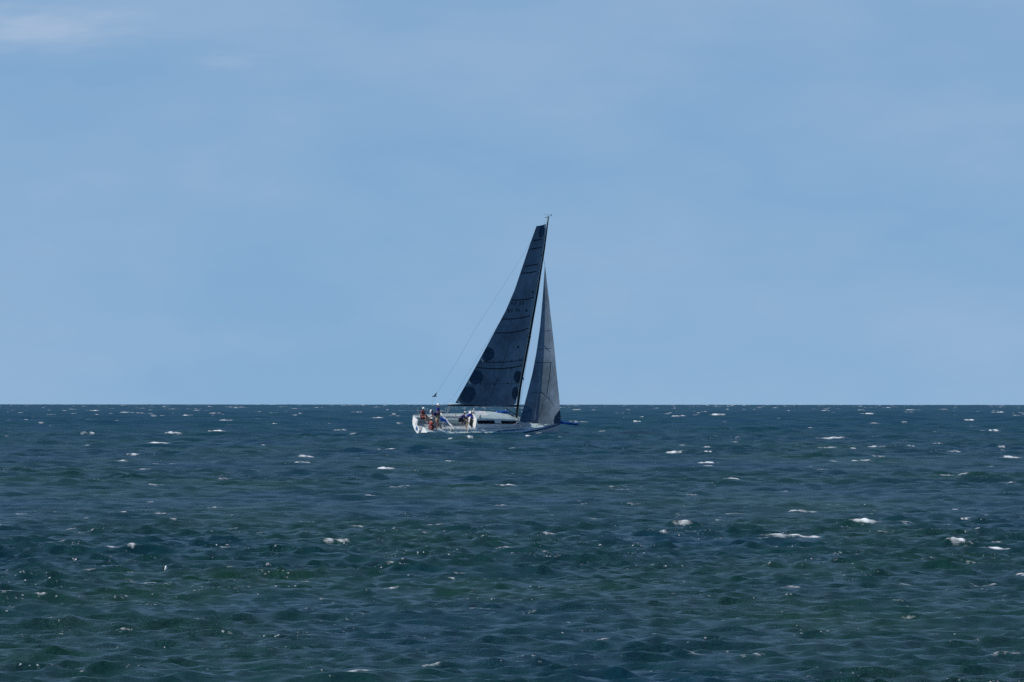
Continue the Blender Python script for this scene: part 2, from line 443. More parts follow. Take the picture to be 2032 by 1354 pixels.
def sea_material():
    m = bpy.data.materials.new('sea water'); m.use_nodes = True
    t = m.node_tree; nn = t.nodes; b = nn['Principled BSDF']; l = t.links
    co = nn.new('ShaderNodeTexCoord')
    def noise(scale, vec, detail=4, rough=.55):
        mp = nn.new('ShaderNodeMapping'); mp.inputs['Scale'].default_value = vec
        l.new(co.outputs['Object'], mp.inputs[0])
        n = nn.new('ShaderNodeTexNoise'); n.inputs['Scale'].default_value = scale
        n.inputs['Detail'].default_value = detail; n.inputs['Roughness'].default_value = rough
        l.new(mp.outputs[0], n.inputs['Vector']); return n.outputs['Fac']
    # the water itself: greener and bluer drifts tens of metres long
    n1 = noise(.09, (1, .10, 1), 5, .62)
    r = nn.new('ShaderNodeValToRGB')
    r.color_ramp.elements[0].position = .35; r.color_ramp.elements[1].position = .65
    r.color_ramp.elements[0].color = (.011, .045, .019, 1); r.color_ramp.elements[1].color = (.003, .034, .056, 1)
    l.new(n1, r.inputs[0])
    r2 = nn.new('ShaderNodeValToRGB')
    r2.color_ramp.elements[0].position = .35; r2.color_ramp.elements[1].position = .65
    r2.color_ramp.elements[0].color = (.002, .050, .066, 1); r2.color_ramp.elements[1].color = (.001, .038, .078, 1)
    l.new(n1, r2.inputs[0])
    dp = nn.new('ShaderNodeAttribute'); dp.attribute_name = 'chop'       # green inshore water, bluer deep water outside
    wc = nn.new('ShaderNodeMix'); wc.data_type = 'RGBA'
    l.new(dp.outputs['Fac'], wc.inputs['Factor']); l.new(r.outputs[0], wc.inputs['A']); l.new(r2.outputs[0], wc.inputs['B'])
    b.inputs['Specular IOR Level'].default_value = .36
    b.inputs['Specular Tint'].default_value = (.16, .52, 1, 1)
    b.inputs['IOR'].default_value = 1.333
    b.inputs['Roughness'].default_value = .22
    # ripples
    n2 = noise(4.6, (.8, 1.2, 1), 6, .66)
    bu = nn.new('ShaderNodeBump'); bu.inputs['Strength'].default_value = 1.0; bu.inputs['Distance'].default_value = .15
    n4 = noise(.16, (.8, .22, 1), 5, .65)
    g1 = nn.new('ShaderNodeMapRange'); g1.inputs['From Min'].default_value = .35; g1.inputs['From Max'].default_value = .65
    g1.inputs['To Min'].default_value = .35; g1.inputs['To Max'].default_value = 1.0
    l.new(n4, g1.inputs['Value']); l.new(g1.outputs[0], bu.inputs['Strength'])     # puffs of wind roughen the water in patches
    l.new(n2, bu.inputs['Height']); l.new(bu.outputs[0], b.inputs['Normal'])
    # foam
    at = nn.new('ShaderNodeAttribute'); at.attribute_name = 'foam'
    n3 = noise(6.0, (.6, 1.0, 1), 6, .75)
    s = nn.new('ShaderNodeMath'); s.operation = 'MULTIPLY_ADD'; s.inputs[1].default_value = -1.9
    l.new(n3, s.inputs[0]); l.new(at.outputs['Fac'], s.inputs[2])
    mr = nn.new('ShaderNodeMapRange'); mr.inputs['From Min'].default_value = -.62; mr.inputs['From Max'].default_value = .12
    l.new(s.outputs[0], mr.inputs['Value'])
    gt = nn.new('ShaderNodeMath'); gt.operation = 'GREATER_THAN'; gt.inputs[1].default_value = .02
    l.new(at.outputs['Fac'], gt.inputs[0])
    fm = nn.new('ShaderNodeMath'); fm.operation = 'MULTIPLY'
    l.new(mr.outputs[0], fm.inputs[0]); l.new(gt.outputs[0], fm.inputs[1])
    l.new(wc.outputs['Result'], b.inputs['Base Color'])
    fo = nn.new('ShaderNodeBsdfDiffuse'); fo.inputs['Color'].default_value = (.82, .85, .86, 1)
    ms = nn.new('ShaderNodeMixShader'); l.new(fm.outputs[0], ms.inputs[0])
    l.new(b.outputs[0], ms.inputs[1]); l.new(fo.outputs[0], ms.inputs[2])
    ac = nn.new('ShaderNodeAttribute'); ac.attribute_name = 'chop'
    rr = nn.new('ShaderNodeMapRange'); rr.inputs['To Min'].default_value = .22; rr.inputs['To Max'].default_value = .42
    l.new(ac.outputs['Fac'], rr.inputs['Value']); l.new(rr.outputs[0], b.inputs['Roughness'])
    # foam flecks and sun glints, painted white on the steepest little crests
    cr = nn.new('ShaderNodeAttribute'); cr.attribute_name = 'crest'
    c1 = nn.new('ShaderNodeMapRange'); c1.inputs['From Min'].default_value = .12; c1.inputs['From Max'].default_value = .5
    l.new(cr.outputs['Fac'], c1.inputs['Value'])
    f1 = nn.new('ShaderNodeMapRange'); f1.inputs['From Min'].default_value = .63; f1.inputs['From Max'].default_value = .78
    l.new(noise(16, (1, .5, 1), 2, .5), f1.inputs['Value'])
    f2 = nn.new('ShaderNodeMapRange'); f2.inputs['From Min'].default_value = .54; f2.inputs['From Max'].default_value = .62
    l.new(noise(.55, (1, .4, 1), 3, .5), f2.inputs['Value'])
    k1 = nn.new('ShaderNodeMath'); k1.operation = 'MULTIPLY'; l.new(f1.outputs[0], k1.inputs[0]); l.new(f2.outputs[0], k1.inputs[1])
    k2 = nn.new('ShaderNodeMath'); k2.operation = 'MULTIPLY'; l.new(k1.outputs[0], k2.inputs[0]); l.new(c1.outputs[0], k2.inputs[1])
    k3 = nn.new('ShaderNodeMath'); k3.operation = 'ADD'; k3.use_clamp = True
    l.new(k2.outputs[0], k3.inputs[0]); l.new(fm.outputs[0], k3.inputs[1]); l.new(k3.outputs[0], ms.inputs[0])
    l.new(ms.outputs[0], nn['Material Output'].inputs[0])
    return m

sea = build_sea()
sea.data.materials.append(sea_material())

# ------------------------------------------------------------------ yacht frame
YAW, HEEL, TRIM = R(25), R(25), R(.8)
def px_to_world(px, py, d=DIST):
    v = Vector(((px - 1016) / F_PX, -(py - 677) / F_PX, -1.0)) * d
    return cam.matrix_world @ v
BM = Matrix.Translation(px_to_world(834, 841)) @ Matrix.Rotation(YAW, 4, 'Z') @ Matrix.Rotation(TRIM, 4, 'Y') @ Matrix.Rotation(HEEL, 4, 'X')
def proj(p):
    q = CAMINV @ (BM @ Vector(p))
    return (1016 + F_PX * q.x / -q.z, 677 - F_PX * q.y / -q.z)
def solve(px, py, fn, a=6.0, b=1.0):
    """parameters of fn(a, b) whose point stands at that pixel"""
    for _ in range(5):
        x, y = proj(fn(a, b)); xa, ya = proj(fn(a + .01, b)); xb, yb = proj(fn(a, b + .01))
        j11, j12, j21, j22 = (xa - x) * 100, (xb - x) * 100, (ya - y) * 100, (yb - y) * 100
        det = j11 * j22 - j12 * j21
        ex, ey = px - x, py - y
        a += (ex * j22 - ey * j12) / det; b += (ey * j11 - ex * j21) / det
    return a, b
def at_s(px, py, s=0.0):            # point at offset s to starboard
    a, b = solve(px, py, lambda x, z: (x, -s, z)); return Vector((a, -s, b))
def at_z(px, py, z=0.0):            # point at height z over the sheer plane
    a, b = solve(px, py, lambda x, s: (x, -s, z), 6, 0); return Vector((a, -b, z))

yacht = bpy.data.objects.new('racing_yacht', None); C.objects.link(yacht)
yacht.matrix_world = BM
yacht.empty_display_size = 1
tag(yacht, 'white racing sailing yacht heeling towards the viewer under dark grey sails', 'sailing yacht')

# hull ----------------------------------------------------------------
LOA = 12.25
def interp(xs, ys, x):
    return float(np.interp(x, xs, ys))
def beam(x): 
    return interp([0, .8, 2, 3.5, 5, 6.5, 8, 9.5, 10.8, 11.6, 12.1, 12.25], [1.50, 1.64, 1.80, 1.92, 1.94, 1.84, 1.60, 1.20, .72, .38, .14, .04], x)
def sheer(x):
    return interp([0, 3, 6, 9, 12.25], [0, .0, .03, .10, .22], x)
def keel(x):
    return interp([0, 2, 5, 8, 10.5, 11.8, 12.25], [-.95, -1.15, -1.42, -1.38, -1.15, -.9, -.55], x)
def section(x, t):
    """t -1 (port sheer) .. 0 keel .. 1 (starboard sheer)"""
    b, z0, z1 = beam(x), sheer(x), keel(x)
    a = abs(t)
    fb = interp([0, .35, .62, .80, 1.0], [0, .52, .86, .96, 1.0], a)
    fz = interp([0, .35, .62, .80, 1.0], [1, .93, .70, .40, 0.0], a)
    return Vector((x, -math.copysign(b * fb, t) if t else 0, z0 + (z1 - z0) * fz))
nst, ns = 70, 45
hv, hf = grid(lambda u, v: section(LOA * v, 2 * u - 1), ns, nst)
hull = obj('hull', (hv, hf), M_HULL, yacht, True, [M_HULL, M_NAVY])
for p in hull.data.polygons:
    c = p.center; k = (sheer(c.x) - c.z) / (sheer(c.x) - keel(c.x))
    if c.x > 5.6 and k < .04 + .07 * min(1, (c.x - 5.6) / 2) * max(.15, (12.3 - c.x) / 5): p.material_index = 1
# rub rail: a bright rounded gunwale on each side
for sgn in (1, -1):
    mb = MB(); mb.tube([(x, -sgn * (beam(x) + .005), sheer(x) + .01) for x in np.linspace(0.02, LOA - .02, 50)], .035, 8)
    gw = obj('gunwale', mb.vf, M_WHITE, yacht, True, [M_WHITE, M_NAVY])
    for p in gw.data.polygons:
        if p.center.x > 7.0: p.material_index = 1

# cockpit + deck
CW, CX0, CX1, SOLE = 1.12, 0.0, 4.45, -.40
mb = MB()
def deckpt(x, f): # f -1 port .. 1 starboard
    b = beam(x); return Vector((x, -b * f, sheer(x) + .06 * (1 - f * f) * (b / 1.9)))
v, f = grid(lambda u, v: deckpt(CX1 + (LOA - .03 - CX1) * v, 2 * u - 1), 15, 45); mb.add(v, f)
for sgn in (1, -1):
    v, f = grid(lambda u, v: Vector((CX1 * v, -sgn * (CW + (beam(CX1 * v) - CW) * u), sheer(CX1 * v) + .03 * (1 - u))), 5, 18)
    mb.add(v, f if sgn > 0 else [q[::-1] for q in f])
deck = obj('deck', mb.vf, M_DECK, yacht, True)
mb = MB()
mb.add([(CX0, -CW, SOLE), (CX1, -CW, SOLE), (CX1, CW, SOLE), (CX0, CW, SOLE)], [(0, 1, 2, 3)])
for sgn in (1, -1):
    mb.add([(CX0, sgn * CW, SOLE), (CX1, sgn * CW, SOLE), (CX1, sgn * CW, .03), (CX0, sgn * CW, .03)], [(0, 1, 2, 3)])
mb.add([(CX1, -CW, SOLE), (CX1, CW, SOLE), (CX1, CW, .04), (CX1, -CW, .04)], [(0, 1, 2, 3)])
obj('cockpit', mb.vf, M_SOLE, yacht)
for sgn in (1, -1):
    mb = MB(); mb.box((3.1, sgn * .98, -.18), (2.3, .26, .40)); obj('cockpit_seat', mb.vf, M_DECK, yacht)
    mb = MB(); mb.box((2.9, sgn * 1.22, .12), (3.0, .10, .18)); obj('coaming', mb.vf, M_WHITE, yacht)
# open transom
ts = [section(0, t) for t in np.linspace(-1, 1, 31)]
poly = [Vector((-.012, p.y, p.z)) for p in ts] + [Vector((-.012, -.62, 0.0)), Vector((-.012, -.55, SOLE)), Vector((-.012, .55, SOLE)), Vector((-.012, .62, 0.0))]
ng = len(poly)
pv = poly + [p + Vector((.10, 0, 0)) for p in poly]
transom = obj('transom', (pv, [tuple(range(ng)), tuple(range(2 * ng - 1, ng - 1, -1))] + [(i, (i + 1) % ng, (i + 1) % ng + ng, i + ng) for i in range(ng)]), M_WHITE, yacht)
mb = MB(); mb.box((-.03, .28, -.62), (.05, .50, .30)); obj('stern_locker_hatch', mb.vf, M_NAVY, yacht)
mb = MB(); mb.box((-.10, -.30, -.60), (.22, .20, .52)); obj('rudder_box', mb.vf, M_WHITE, yacht)
mb = MB(); mb.box((-.03, 1.02, -.30), (.04, .62, .34)); obj('stern_panel', mb.vf, M_TRACK, yacht)

# coachroof
CR = [(4.45, .86, .80), (5.2, .85, .80), (6.4, .80, .74), (7.6, .68, .62), (8.6, .52, .42), (9.3, .36, .16), (9.6, .20, .0)]
mb = MB()
def roofpt(x, u):
    xs = [c[0] for c in CR]; hw = interp(xs, [c[1] for c in CR], x); h = interp(xs, [c[2] for c in CR], x)
    prof = [(-1.0, -.02), (-.97, .5), (-.93, .88), (-.85, 1.0), (-.4, 1.08), (0, 1.1), (.4, 1.08), (.85, 1.0), (.93, .88), (.97, .5), (1.0, -.02)]
    k = u * (len(prof) - 1); i = min(int(k), len(prof) - 2); t = k - i
    fy = prof[i][0] * (1 - t) + prof[i + 1][0] * t; fz = prof[i][1] * (1 - t) + prof[i + 1][1] * t
    return Vector((x, -hw * fy, sheer(x) + .045 + h * fz))
v, f = grid(lambda u, v: roofpt(4.45 + 5.15 * v, u), 31, 40); mb.add(v, f)
roof = obj('coachroof', mb.vf, M_DECK, yacht, False, [M_DECK, M_HULL])
for p in roof.data.polygons:
    c = p.center; hw = interp([q[0] for q in CR], [q[1] for q in CR], c.x)
    p.use_smooth = True
    if abs(c.y) > hw * .93: p.material_index = 1
bulk = [roofpt(4.45, i / 30) for i in range(31)]
bulk = [p - Vector((.01, 0, 0)) for p in bulk]
obj('cabin_bulkhead', (bulk, [tuple(range(31))]), M_WHITE, yacht)
mb = MB(); mb.box((4.42, 0, .18), (.05, .56, .62)); obj('companionway', mb.vf, M_GLASS, yacht)
# cabin windows, set on the starboard and the port side
def window(pa, pb, pc, pd, sgn):
    def sidept(px, py):
        s_ = .8
        for _ in range(6):
            x, z = solve(px, py, lambda x, z: (x, -s_, z), 6, .3)
            hw_ = interp([q[0] for q in CR], [q[1] for q in CR], x); h_ = interp([q[0] for q in CR], [q[2] for q in CR], x)
            s_ = hw_ * float(np.interp((z - sheer(x) - .045) / h_, [-.02, .5, .88, 1], [1, .97, .93, .85]))
        hw = interp([q[0] for q in CR], [q[1] for q in CR], x); h = interp([q[0] for q in CR], [q[2] for q in CR], x)
        fz = (z - sheer(x) - .045) / h
        fy = float(np.interp(fz, [-.02, .5, .88, 1], [1, .97, .93, .85]))
        return Vector((x, -sgn * (hw * fy + .016), z))
    def wp(u, v):
        top = (pa[0] * (1 - u) + pd[0] * u, pa[1] * (1 - u) + pd[1] * u); bot = (pb[0] * (1 - u) + pc[0] * u, pb[1] * (1 - u) + pc[1] * u)
        return sidept(top[0] * (1 - v) + bot[0] * v, top[1] * (1 - v) + bot[1] * v)
    return obj('cabin_window', grid(wp, 16, 6), M_GLASS, roof, True)
for sgn in (1, -1):
    window((946.5, 834.5), (948.5, 841.0), (982, 840.5), (980.5, 834.2), sgn)
    window((993.5, 835.2), (996, 840.8), (1024, 839.6), (1024, 835.6), sgn)
# white hatch garage on the roof
a = at_z(948, 820, .60)
mb = MB(); mb.box((5.15, .10, .91), (1.05, .80, .06)); obj('sliding_hatch', mb.vf, M_WHITE, roof)
mb = MB(); mb.box((7.9, .25, .70), (.45, .45, .06)); obj('fore_hatch', mb.vf, M_GLASS, roof)
mb = MB(); mb.box((10.4, 0, .19), (.6, .55, .06)); obj('fore_hatch', mb.vf, M_WHITE, yacht)
# navy margin of the foredeck and side decks, with its slanting after end
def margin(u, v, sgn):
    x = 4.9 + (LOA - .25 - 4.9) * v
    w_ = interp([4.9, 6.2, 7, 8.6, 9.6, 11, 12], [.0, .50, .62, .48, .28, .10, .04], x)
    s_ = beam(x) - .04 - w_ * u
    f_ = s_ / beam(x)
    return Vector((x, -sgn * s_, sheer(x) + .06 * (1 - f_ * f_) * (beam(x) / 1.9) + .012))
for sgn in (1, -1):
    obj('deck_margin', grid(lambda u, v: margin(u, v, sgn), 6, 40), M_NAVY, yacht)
mb = MB(); mb.tube([roofpt(x, .905) + Vector((0, -.02, .03)) for x in np.linspace(4.7, 8.3, 14)], .024, 6); obj('roof_edge_shade', mb.vf, M_CARBON, roof, True)  # dark tube standing in for the shade along the roof edge
# toe rails that catch the light
mb = MB(); mb.tube([(x, -(interp([q[0] for q in CR], [q[1] for q in CR], x) + .10), sheer(x) + .08) for x in np.linspace(4.7, 9.0, 16)], .022, 6)
obj('jib_track', mb.vf, M_STEEL, yacht, True)
# instruments / antenna near the hatch
mb = MB(); mb.tube([at_s(941, 822, .1), at_s(941.5, 806, .1)], .012, 6); obj('antenna', mb.vf, M_ROPE, yacht)
mb = MB(); mb.tube([at_s(935, 821, -.1), at_s(934, 811, -.1)], .012, 6); obj('antenna', mb.vf, M_ROPE, yacht)

# stanchions, lifelines, pulpits
for sgn in (1, -1):
    tops = []
    for x in (1.2, 2.9, 4.6, 6.3, 8.0, 9.6):
        p = Vector((x, -sgn * (beam(x) - .05), sheer(x) + .03)); q = p + Vector((0, -sgn * .03, .60)); tops.append(q)
        mb = MB(); mb.tube([p, q], .014, 6); obj('stanchion', mb.vf, M_STEEL, yacht, True)
    b0 = Vector((10.9, -sgn * .55, sheer(10.9) + .62)); s0 = Vector((.2, -sgn * 1.38, .60))
    pts = [s0] + tops + [b0]
    mb = MB(); mb.tube(pts, .006, 5); mb.tube([p - Vector((0, 0, .3)) for p in pts], .005, 5); obj('lifeline', mb.vf, M_WIRE, yacht)
    mb = MB(); mb.tube([(.25, -sgn * 1.4, .02), s0, (.1, -sgn * .95, .62), (.1, -sgn * .8, .03)], .016, 6); obj('stern_pulpit', mb.vf, M_STEEL, yacht, True)
mb = MB()
mb.tube([(10.9, -.62, .18), (10.9, -.55, .80), (12.1, -.20, .84), (12.1, .20, .84), (10.9, .55, .80), (10.9, .62, .18)], .017, 6)
mb.tube([(12.0, -.18, .24), (12.1, -.2, .84)], .015, 6); mb.tube([(12.0, .18, .24), (12.1, .2, .84)], .015, 6)
obj('bow_pulpit', mb.vf, M_STEEL, yacht, True)

# bowsprit with the blue furled tack line and cover
tip = at_s(1147, 844.3, 0); root = Vector((12.0, 0, sheer(12) + .06))
mb = MB(); mb.tube([root, tip], [.065, .05], 10); sprit = obj('bowsprit', mb.vf, M_BLUE, yacht, True)
mb = MB()
n = 26
for i in range(3):
    pts = []
    for k in range(n):
        t = k / (n - 1)
        p = Vector((10.4, -.35, .26)).lerp(root, min(1, t * 2)) if t < .5 else root.lerp(tip, (t - .5) * 2)
        pts.append(p + Vector((0, .05 * math.sin(9 * t + i * 2), .09 + .05 * math.cos(11 * t + i * 2))))
    mb.tube(pts, [.05 + .025 * math.sin(k * 1.9 + i) for k in range(n)], 7)
obj('bowsprit_cover', mb.vf, M_BLUE, sprit, True)
mb = MB(); mb.tube([tip + Vector((-.12, 0, .06)), tip + Vector((.06, 0, .06))], .06, 8); obj('sprit_block', mb.vf, M_STEEL, sprit, True)

# mast
mast_px = [(1088, 432), (1084, 462), (1079.2, 497), (1072.2, 540), (1065.6, 583), (1051.6, 662), (1042, 715), (1032.2, 768), (1028, 800), (1024.6, 831)]
mast_pts = [at_s(x, y, 0) for x, y in mast_px]
def spar(pts, rx, ry, n=12):
    mb = MB(); vs, fs = [], []
    for i, p in enumerate(pts):
        k = rx[i] if isinstance(rx, list) else rx; q = ry[i] if isinstance(ry, list) else ry
        for a in range(n):
            t = 2 * math.pi * a / n; vs.append(p + Vector((k * math.cos(t), q * math.sin(t), 0)))
    for i in range(len(pts) - 1):
        for a in range(n):
            b = (a + 1) % n; fs.append((i * n + a, i * n + n + a, i * n + n + b, i * n + b))
    fs.append(tuple(range(n))); fs.append(tuple(reversed(range((len(pts) - 1) * n, len(pts) * n))))
    mb.add(vs, fs); return mb.vf
mast = obj('mast', spar(mast_pts, [.055, .075, .09, .10, .11, .115, .115, .115, .115, .115], [.045, .055, .06, .065, .07, .07, .07, .07, .07, .07]), M_CARBON, yacht, True)
def mast_at(y):
    xs = [m[0] for m in mast_px]; ys = [m[1] for m in mast_px]
    return at_s(float(np.interp(y, ys, xs)), y, 0)
mb = MB(); mb.tube([mast_at(y) + Vector((-.15 if y > 560 else -.12, -.10, 0)) for y in np.linspace(452, 800, 30)], .042, 6)
obj('sail_track', mb.vf, M_TRACK, mast, True)
# spreaders
spr_tips = []
for y, ln in ((506, .35), (662, .85), (745, 1.0)):
    for sgn in (1, -1):
        b = mast_at(y); e = b + Vector((-.30, -sgn * ln, .05))
        mb = MB(); mb.tube([b, e], [.05, .028], 8); obj('spreader', mb.vf, M_CARBON, mast, True); spr_tips.append((sgn, e))
# wind vane and instruments on the masthead
tp = mast_pts[0]
mb = MB(); mb.tube([tp, tp + Vector((.0, 0, .16))], .02, 6); mb.tube([at_s(1081, 432, 0), at_s(1089, 430.5, 0)], .025, 6)
mb.tube([tp, at_s(1094, 427, 0)], .012, 6); mb.ball(at_s(1094, 427, 0), .055)
mb.tube([at_s(1080, 425.5, 0), at_s(1091, 427.5, 0)], .008, 5); obj('wind_vane', mb.vf, M_WIRE, mast, True)
# boom
bo_f = mast_at(805) + Vector((-.1, -.03, 0)); bo_a = at_s(889, 803.8, 1.0)
mb = MB(); mb.tube([bo_f, bo_f.lerp(bo_a, .5) + Vector((0, 0, -.02)), bo_a], [.085, .10, .075], 10); boom = obj('boom', mb.vf, M_CARBON, yacht, True)
mb = MB(); mb.tube([bo_f.lerp(bo_a, .74) + Vector((0, -.02, .10)), bo_f.lerp(bo_a, .995) + Vector((0, -.02, .055))], [.03, .05], 8); obj('outhaul_car', mb.vf, M_WHITE, boom, True)
mb = MB(); mb.tube([mast_at(823) + Vector((-.1, 0, 0)), bo_f.lerp(bo_a, .22)], [.035, .03], 8); obj('boom_vang', mb.vf, M_CARBON, yacht, True)
mb = MB(); mb.tube([at_s(1024, 807, .1), at_s(1008, 809, .3), at_s(996, 809.5, .4), at_s(995, 813, .4)], .035, 6)
mb.tube([at_s(1022, 812, .1), at_s(1010, 811, .3), at_s(1001, 810, .4)], .02, 6); obj('reefing_line', mb.vf, M_ROPE, boom, True)
mb = MB(); mb.tube([bo_a + Vector((.1, 0, -.06)), Vector((1.9, -.1, SOLE + .04))], .012, 5); mb.tube([bo_a + Vector((.25, 0, -.06)), Vector((1.95, .1, SOLE + .04))], .012, 5)
obj('mainsheet', mb.vf, M_ROPE, yacht)
mb = MB(); mb.box((1.9, 0, SOLE + .05), (.10, 2.1, .07)); obj('traveller', mb.vf, M_CARBON, yacht)

# ---- sails
class Sail:
    def __init__(s, luff, leech, s_luff, s_leech, camber, bow=.45, foot_round=0.):
        s.lu = luff; s.le = leech; s.sl = s_luff; s.sb = s_leech; s.cam = camber; s.bow = bow; s.foot = foot_round
        def build(poly, sfun):
            ys = [p[1] for p in poly]; y0, y1 = ys[0], ys[-1]
            out = []
            for i in range(81):
                t = i / 80; y = y0 + (y1 - y0) * t
                out.append(at_s(float(np.interp(y, ys, [p[0] for p in poly])), y, sfun(t)))
            return out
        s.A = build(luff, s_luff); s.B = build(leech, s_leech)
        s.pu, s.pv = np.meshgrid(np.linspace(0, 1, 41), np.linspace(0, 1, 101))
        P = [proj(s.at(u, v)) for u, v in zip(s.pu.ravel(), s.pv.ravel())]
        s.P = np.array(P)
    def edge(s, E, v):
        k = min(max(v, 0), 1) * 80; i = min(int(k), 79); return E[i].lerp(E[i + 1], k - i)
    def at(s, u, v, off=0.0):
        a, b = s.edge(s.A, v), s.edge(s.B, v)
        p = a.lerp(b, u); ch = (b - a).length
        c = s.cam * ch * (4 * u * (1 - u)) * (1 + .5 * (1 - 2 * u)) 
        p = p + Vector((0, -c - off, 0))
        if s.foot and v > .9: p.z -= s.foot * 4 * u * (1 - u) * ((v - .9) / .1) ** 2
        return p
    def uv(s, px, py):
        i = int(np.argmin((s.P[:, 0] - px) ** 2 + (s.P[:, 1] - py) ** 2))
        u, v = float(s.pu.ravel()[i]), float(s.pv.ravel()[i])
        for _ in range(4):
            x, y = proj(s.at(u, v)); e = .004
            xa, ya = proj(s.at(u + (e if u < .5 else -e), v)); xb, yb = proj(s.at(u, v + (e if v < .5 else -e)))
            eu = e if u < .5 else -e; ev = e if v < .5 else -e
            a, b, c, d = (xa - x) / eu, (xb - x) / ev, (ya - y) / eu, (yb - y) / ev
            det = a * d - b * c
            if abs(det) < 1e-6: break
            du = ((px - x) * d - (py - y) * b) / det; dv = ((py - y) * a - (px - x) * c) / det
            u = min(1, max(0, u + du)); v = min(1, max(0, v + dv))
        return u, v
    def pt(s, px, py, off=.012):
        return s.at(*s.uv(px, py), off)
    def ribbon(s, name, pts, wpx, m, parent, off=.012):
        # smooth polyline in the plane of the sail, densified
        P = []
        for i in range(len(pts) - 1):
            for k in range(8): t = k / 8; P.append((pts[i][0] * (1 - t) + pts[i + 1][0] * t, pts[i][1] * (1 - t) + pts[i + 1][1] * t))
        P.append(pts[-1]); v = []
        for i, p in enumerate(P):
            a = P[max(i - 1, 0)]; b = P[min(i + 1, len(P) - 1)]; dx, dy = b[0] - a[0], b[1] - a[1]; l = math.hypot(dx, dy)
            for sg in (-1, 1): v.append(s.pt(p[0] - sg * dy / l * wpx / 2, p[1] + sg * dx / l * wpx / 2, off))
        f = [(2 * i, 2 * i + 1, 2 * i + 3, 2 * i + 2) for i in range(len(P) - 1)]
        return obj(name, (v, f), m, parent)
    def blob(s, name, cx, cy, rx, ry, rot, m, parent, off=.02):
        v = [s.pt(cx, cy, off)]; f = []
        nr, n = 5, 28
        for i in range(1, nr + 1):
            for k in range(n):
                t = 2 * math.pi * k / n; r = i / nr * (1 + .04 * math.sin(3 * t + cx) + .03 * math.sin(5 * t + cy))
                x, y = rx * r * math.cos(t), ry * r * math.sin(t)
                v.append(s.pt(cx + x * math.cos(rot) - y * math.sin(rot), cy + x * math.sin(rot) + y * math.cos(rot), off))
        for k in range(n): f.append((0, 1 + k, 1 + (k + 1) % n))
        for i in range(nr - 1):
            for k in range(n):
                a = 1 + i * n; f.append((a + k, a + n + k, a + n + (k + 1) % n, a + (k + 1) % n))
        return obj(name, (v, f), m, parent)

def c7(x, y): return (840 + x / 3.303, 420 + y / 3.303)     # measured on an enlarged crop
main = Sail([(1083.5, 444.5), (1082, 462), (1077, 497), (1070.0, 540), (1063.4, 583), (1049.2, 662), (1039.6, 715), (1029.6, 768), (1023.5, 802)],
            [(1064.5, 449), (1052, 483.6), (1033.8, 538), (1021.7, 574.4), (1003.5, 616.8), (979.3, 662.2), (955, 707.6), (930.8, 751.5), (903.5, 800)],
            lambda t: .03, lambda t: (.16 + 1.15 * math.sin(min(1, t * 1.15) * 1.9) * .9 if t < .87 else .16 + 1.035 * math.sin(min(1, t * 1.15) * 1.9)) * (1 - .15 * t), .07, foot_round=.04)
mo = obj('mainsail', grid(lambda u, v: main.at(u, v), 40, 120), M_MAIN, yacht, True)
bat = [[(780, 183), (718, 190)], [(775, 236), (740, 240), (703, 247)], [(752, 345), (710, 352), (664, 358)], [(744, 392), (700, 400), (640, 405)],
       [(722, 562), (680, 575), (630, 580), (576, 580)], [(700, 680), (660, 694), (590, 704), (512, 705)], [(688, 765), (640, 782), (560, 795), (460, 796)],
       [(655, 972), (600, 980), (520, 988), (430, 988), (372, 984)], [(648, 1008), (600, 1020), (520, 1030), (430, 1030), (350, 1022)]]
for i, b in enumerate(bat):
    main.ribbon('batten', [c7(*p) for p in b], 1.9 if i not in (7,) else 1.4, M_BATTEN, mo)
for a, b in (((575, 840), (430, 1250)), ((370, 1130), (640, 1128))):
    main.ribbon('seam_or_shadow_line', [c7(*a), c7((a[0] + b[0]) / 2, (a[1] + b[1]) / 2), c7(*b)], .55, M_BATTEN, mo)
for cx, cy, rx, ry, rot in ((428, 935, 36, 46, .3), (345, 1085, 46, 48, .3), (292, 1198, 50, 56, .5), (618, 1082, 26, 40, .1), (600, 1190, 20, 44, .1), (775, 128, 18, 46, .15)):
    x, y = c7(cx, cy); main.blob('reinforcement_patch', x, y, rx / 3.303, ry / 3.303, rot, M_PATCH, mo)
for cx, cy in ((718, 527), (620, 888), (677, 648)):
    x, y = c7(cx, cy); main.blob('telltale_window', x, y, 1.9, 2.6, .3, M_BATTEN, mo)
for cx, cy in ((374, 1130), (466, 1133), (552, 1126), (412, 982), (500, 982), (580, 975), (632, 970), (575, 1028)):
    x, y = c7(cx, cy); main.blob('reef_point', x, y, 1.3, 1.5, 0, M_BATTEN, mo)
for a, b in (((374, 965), (388, 985)), ((290, 1108), (305, 1130)), ((222, 1238), (236, 1254)), ((790, 92), (800, 112))):
    x0, y0 = c7(*a); x1, y1 = c7(*b); main.ribbon('tack_ring', [(x0 + 1, y0), (x1 + 1, y1)], 3.0, M_TRACK, mo, .03)
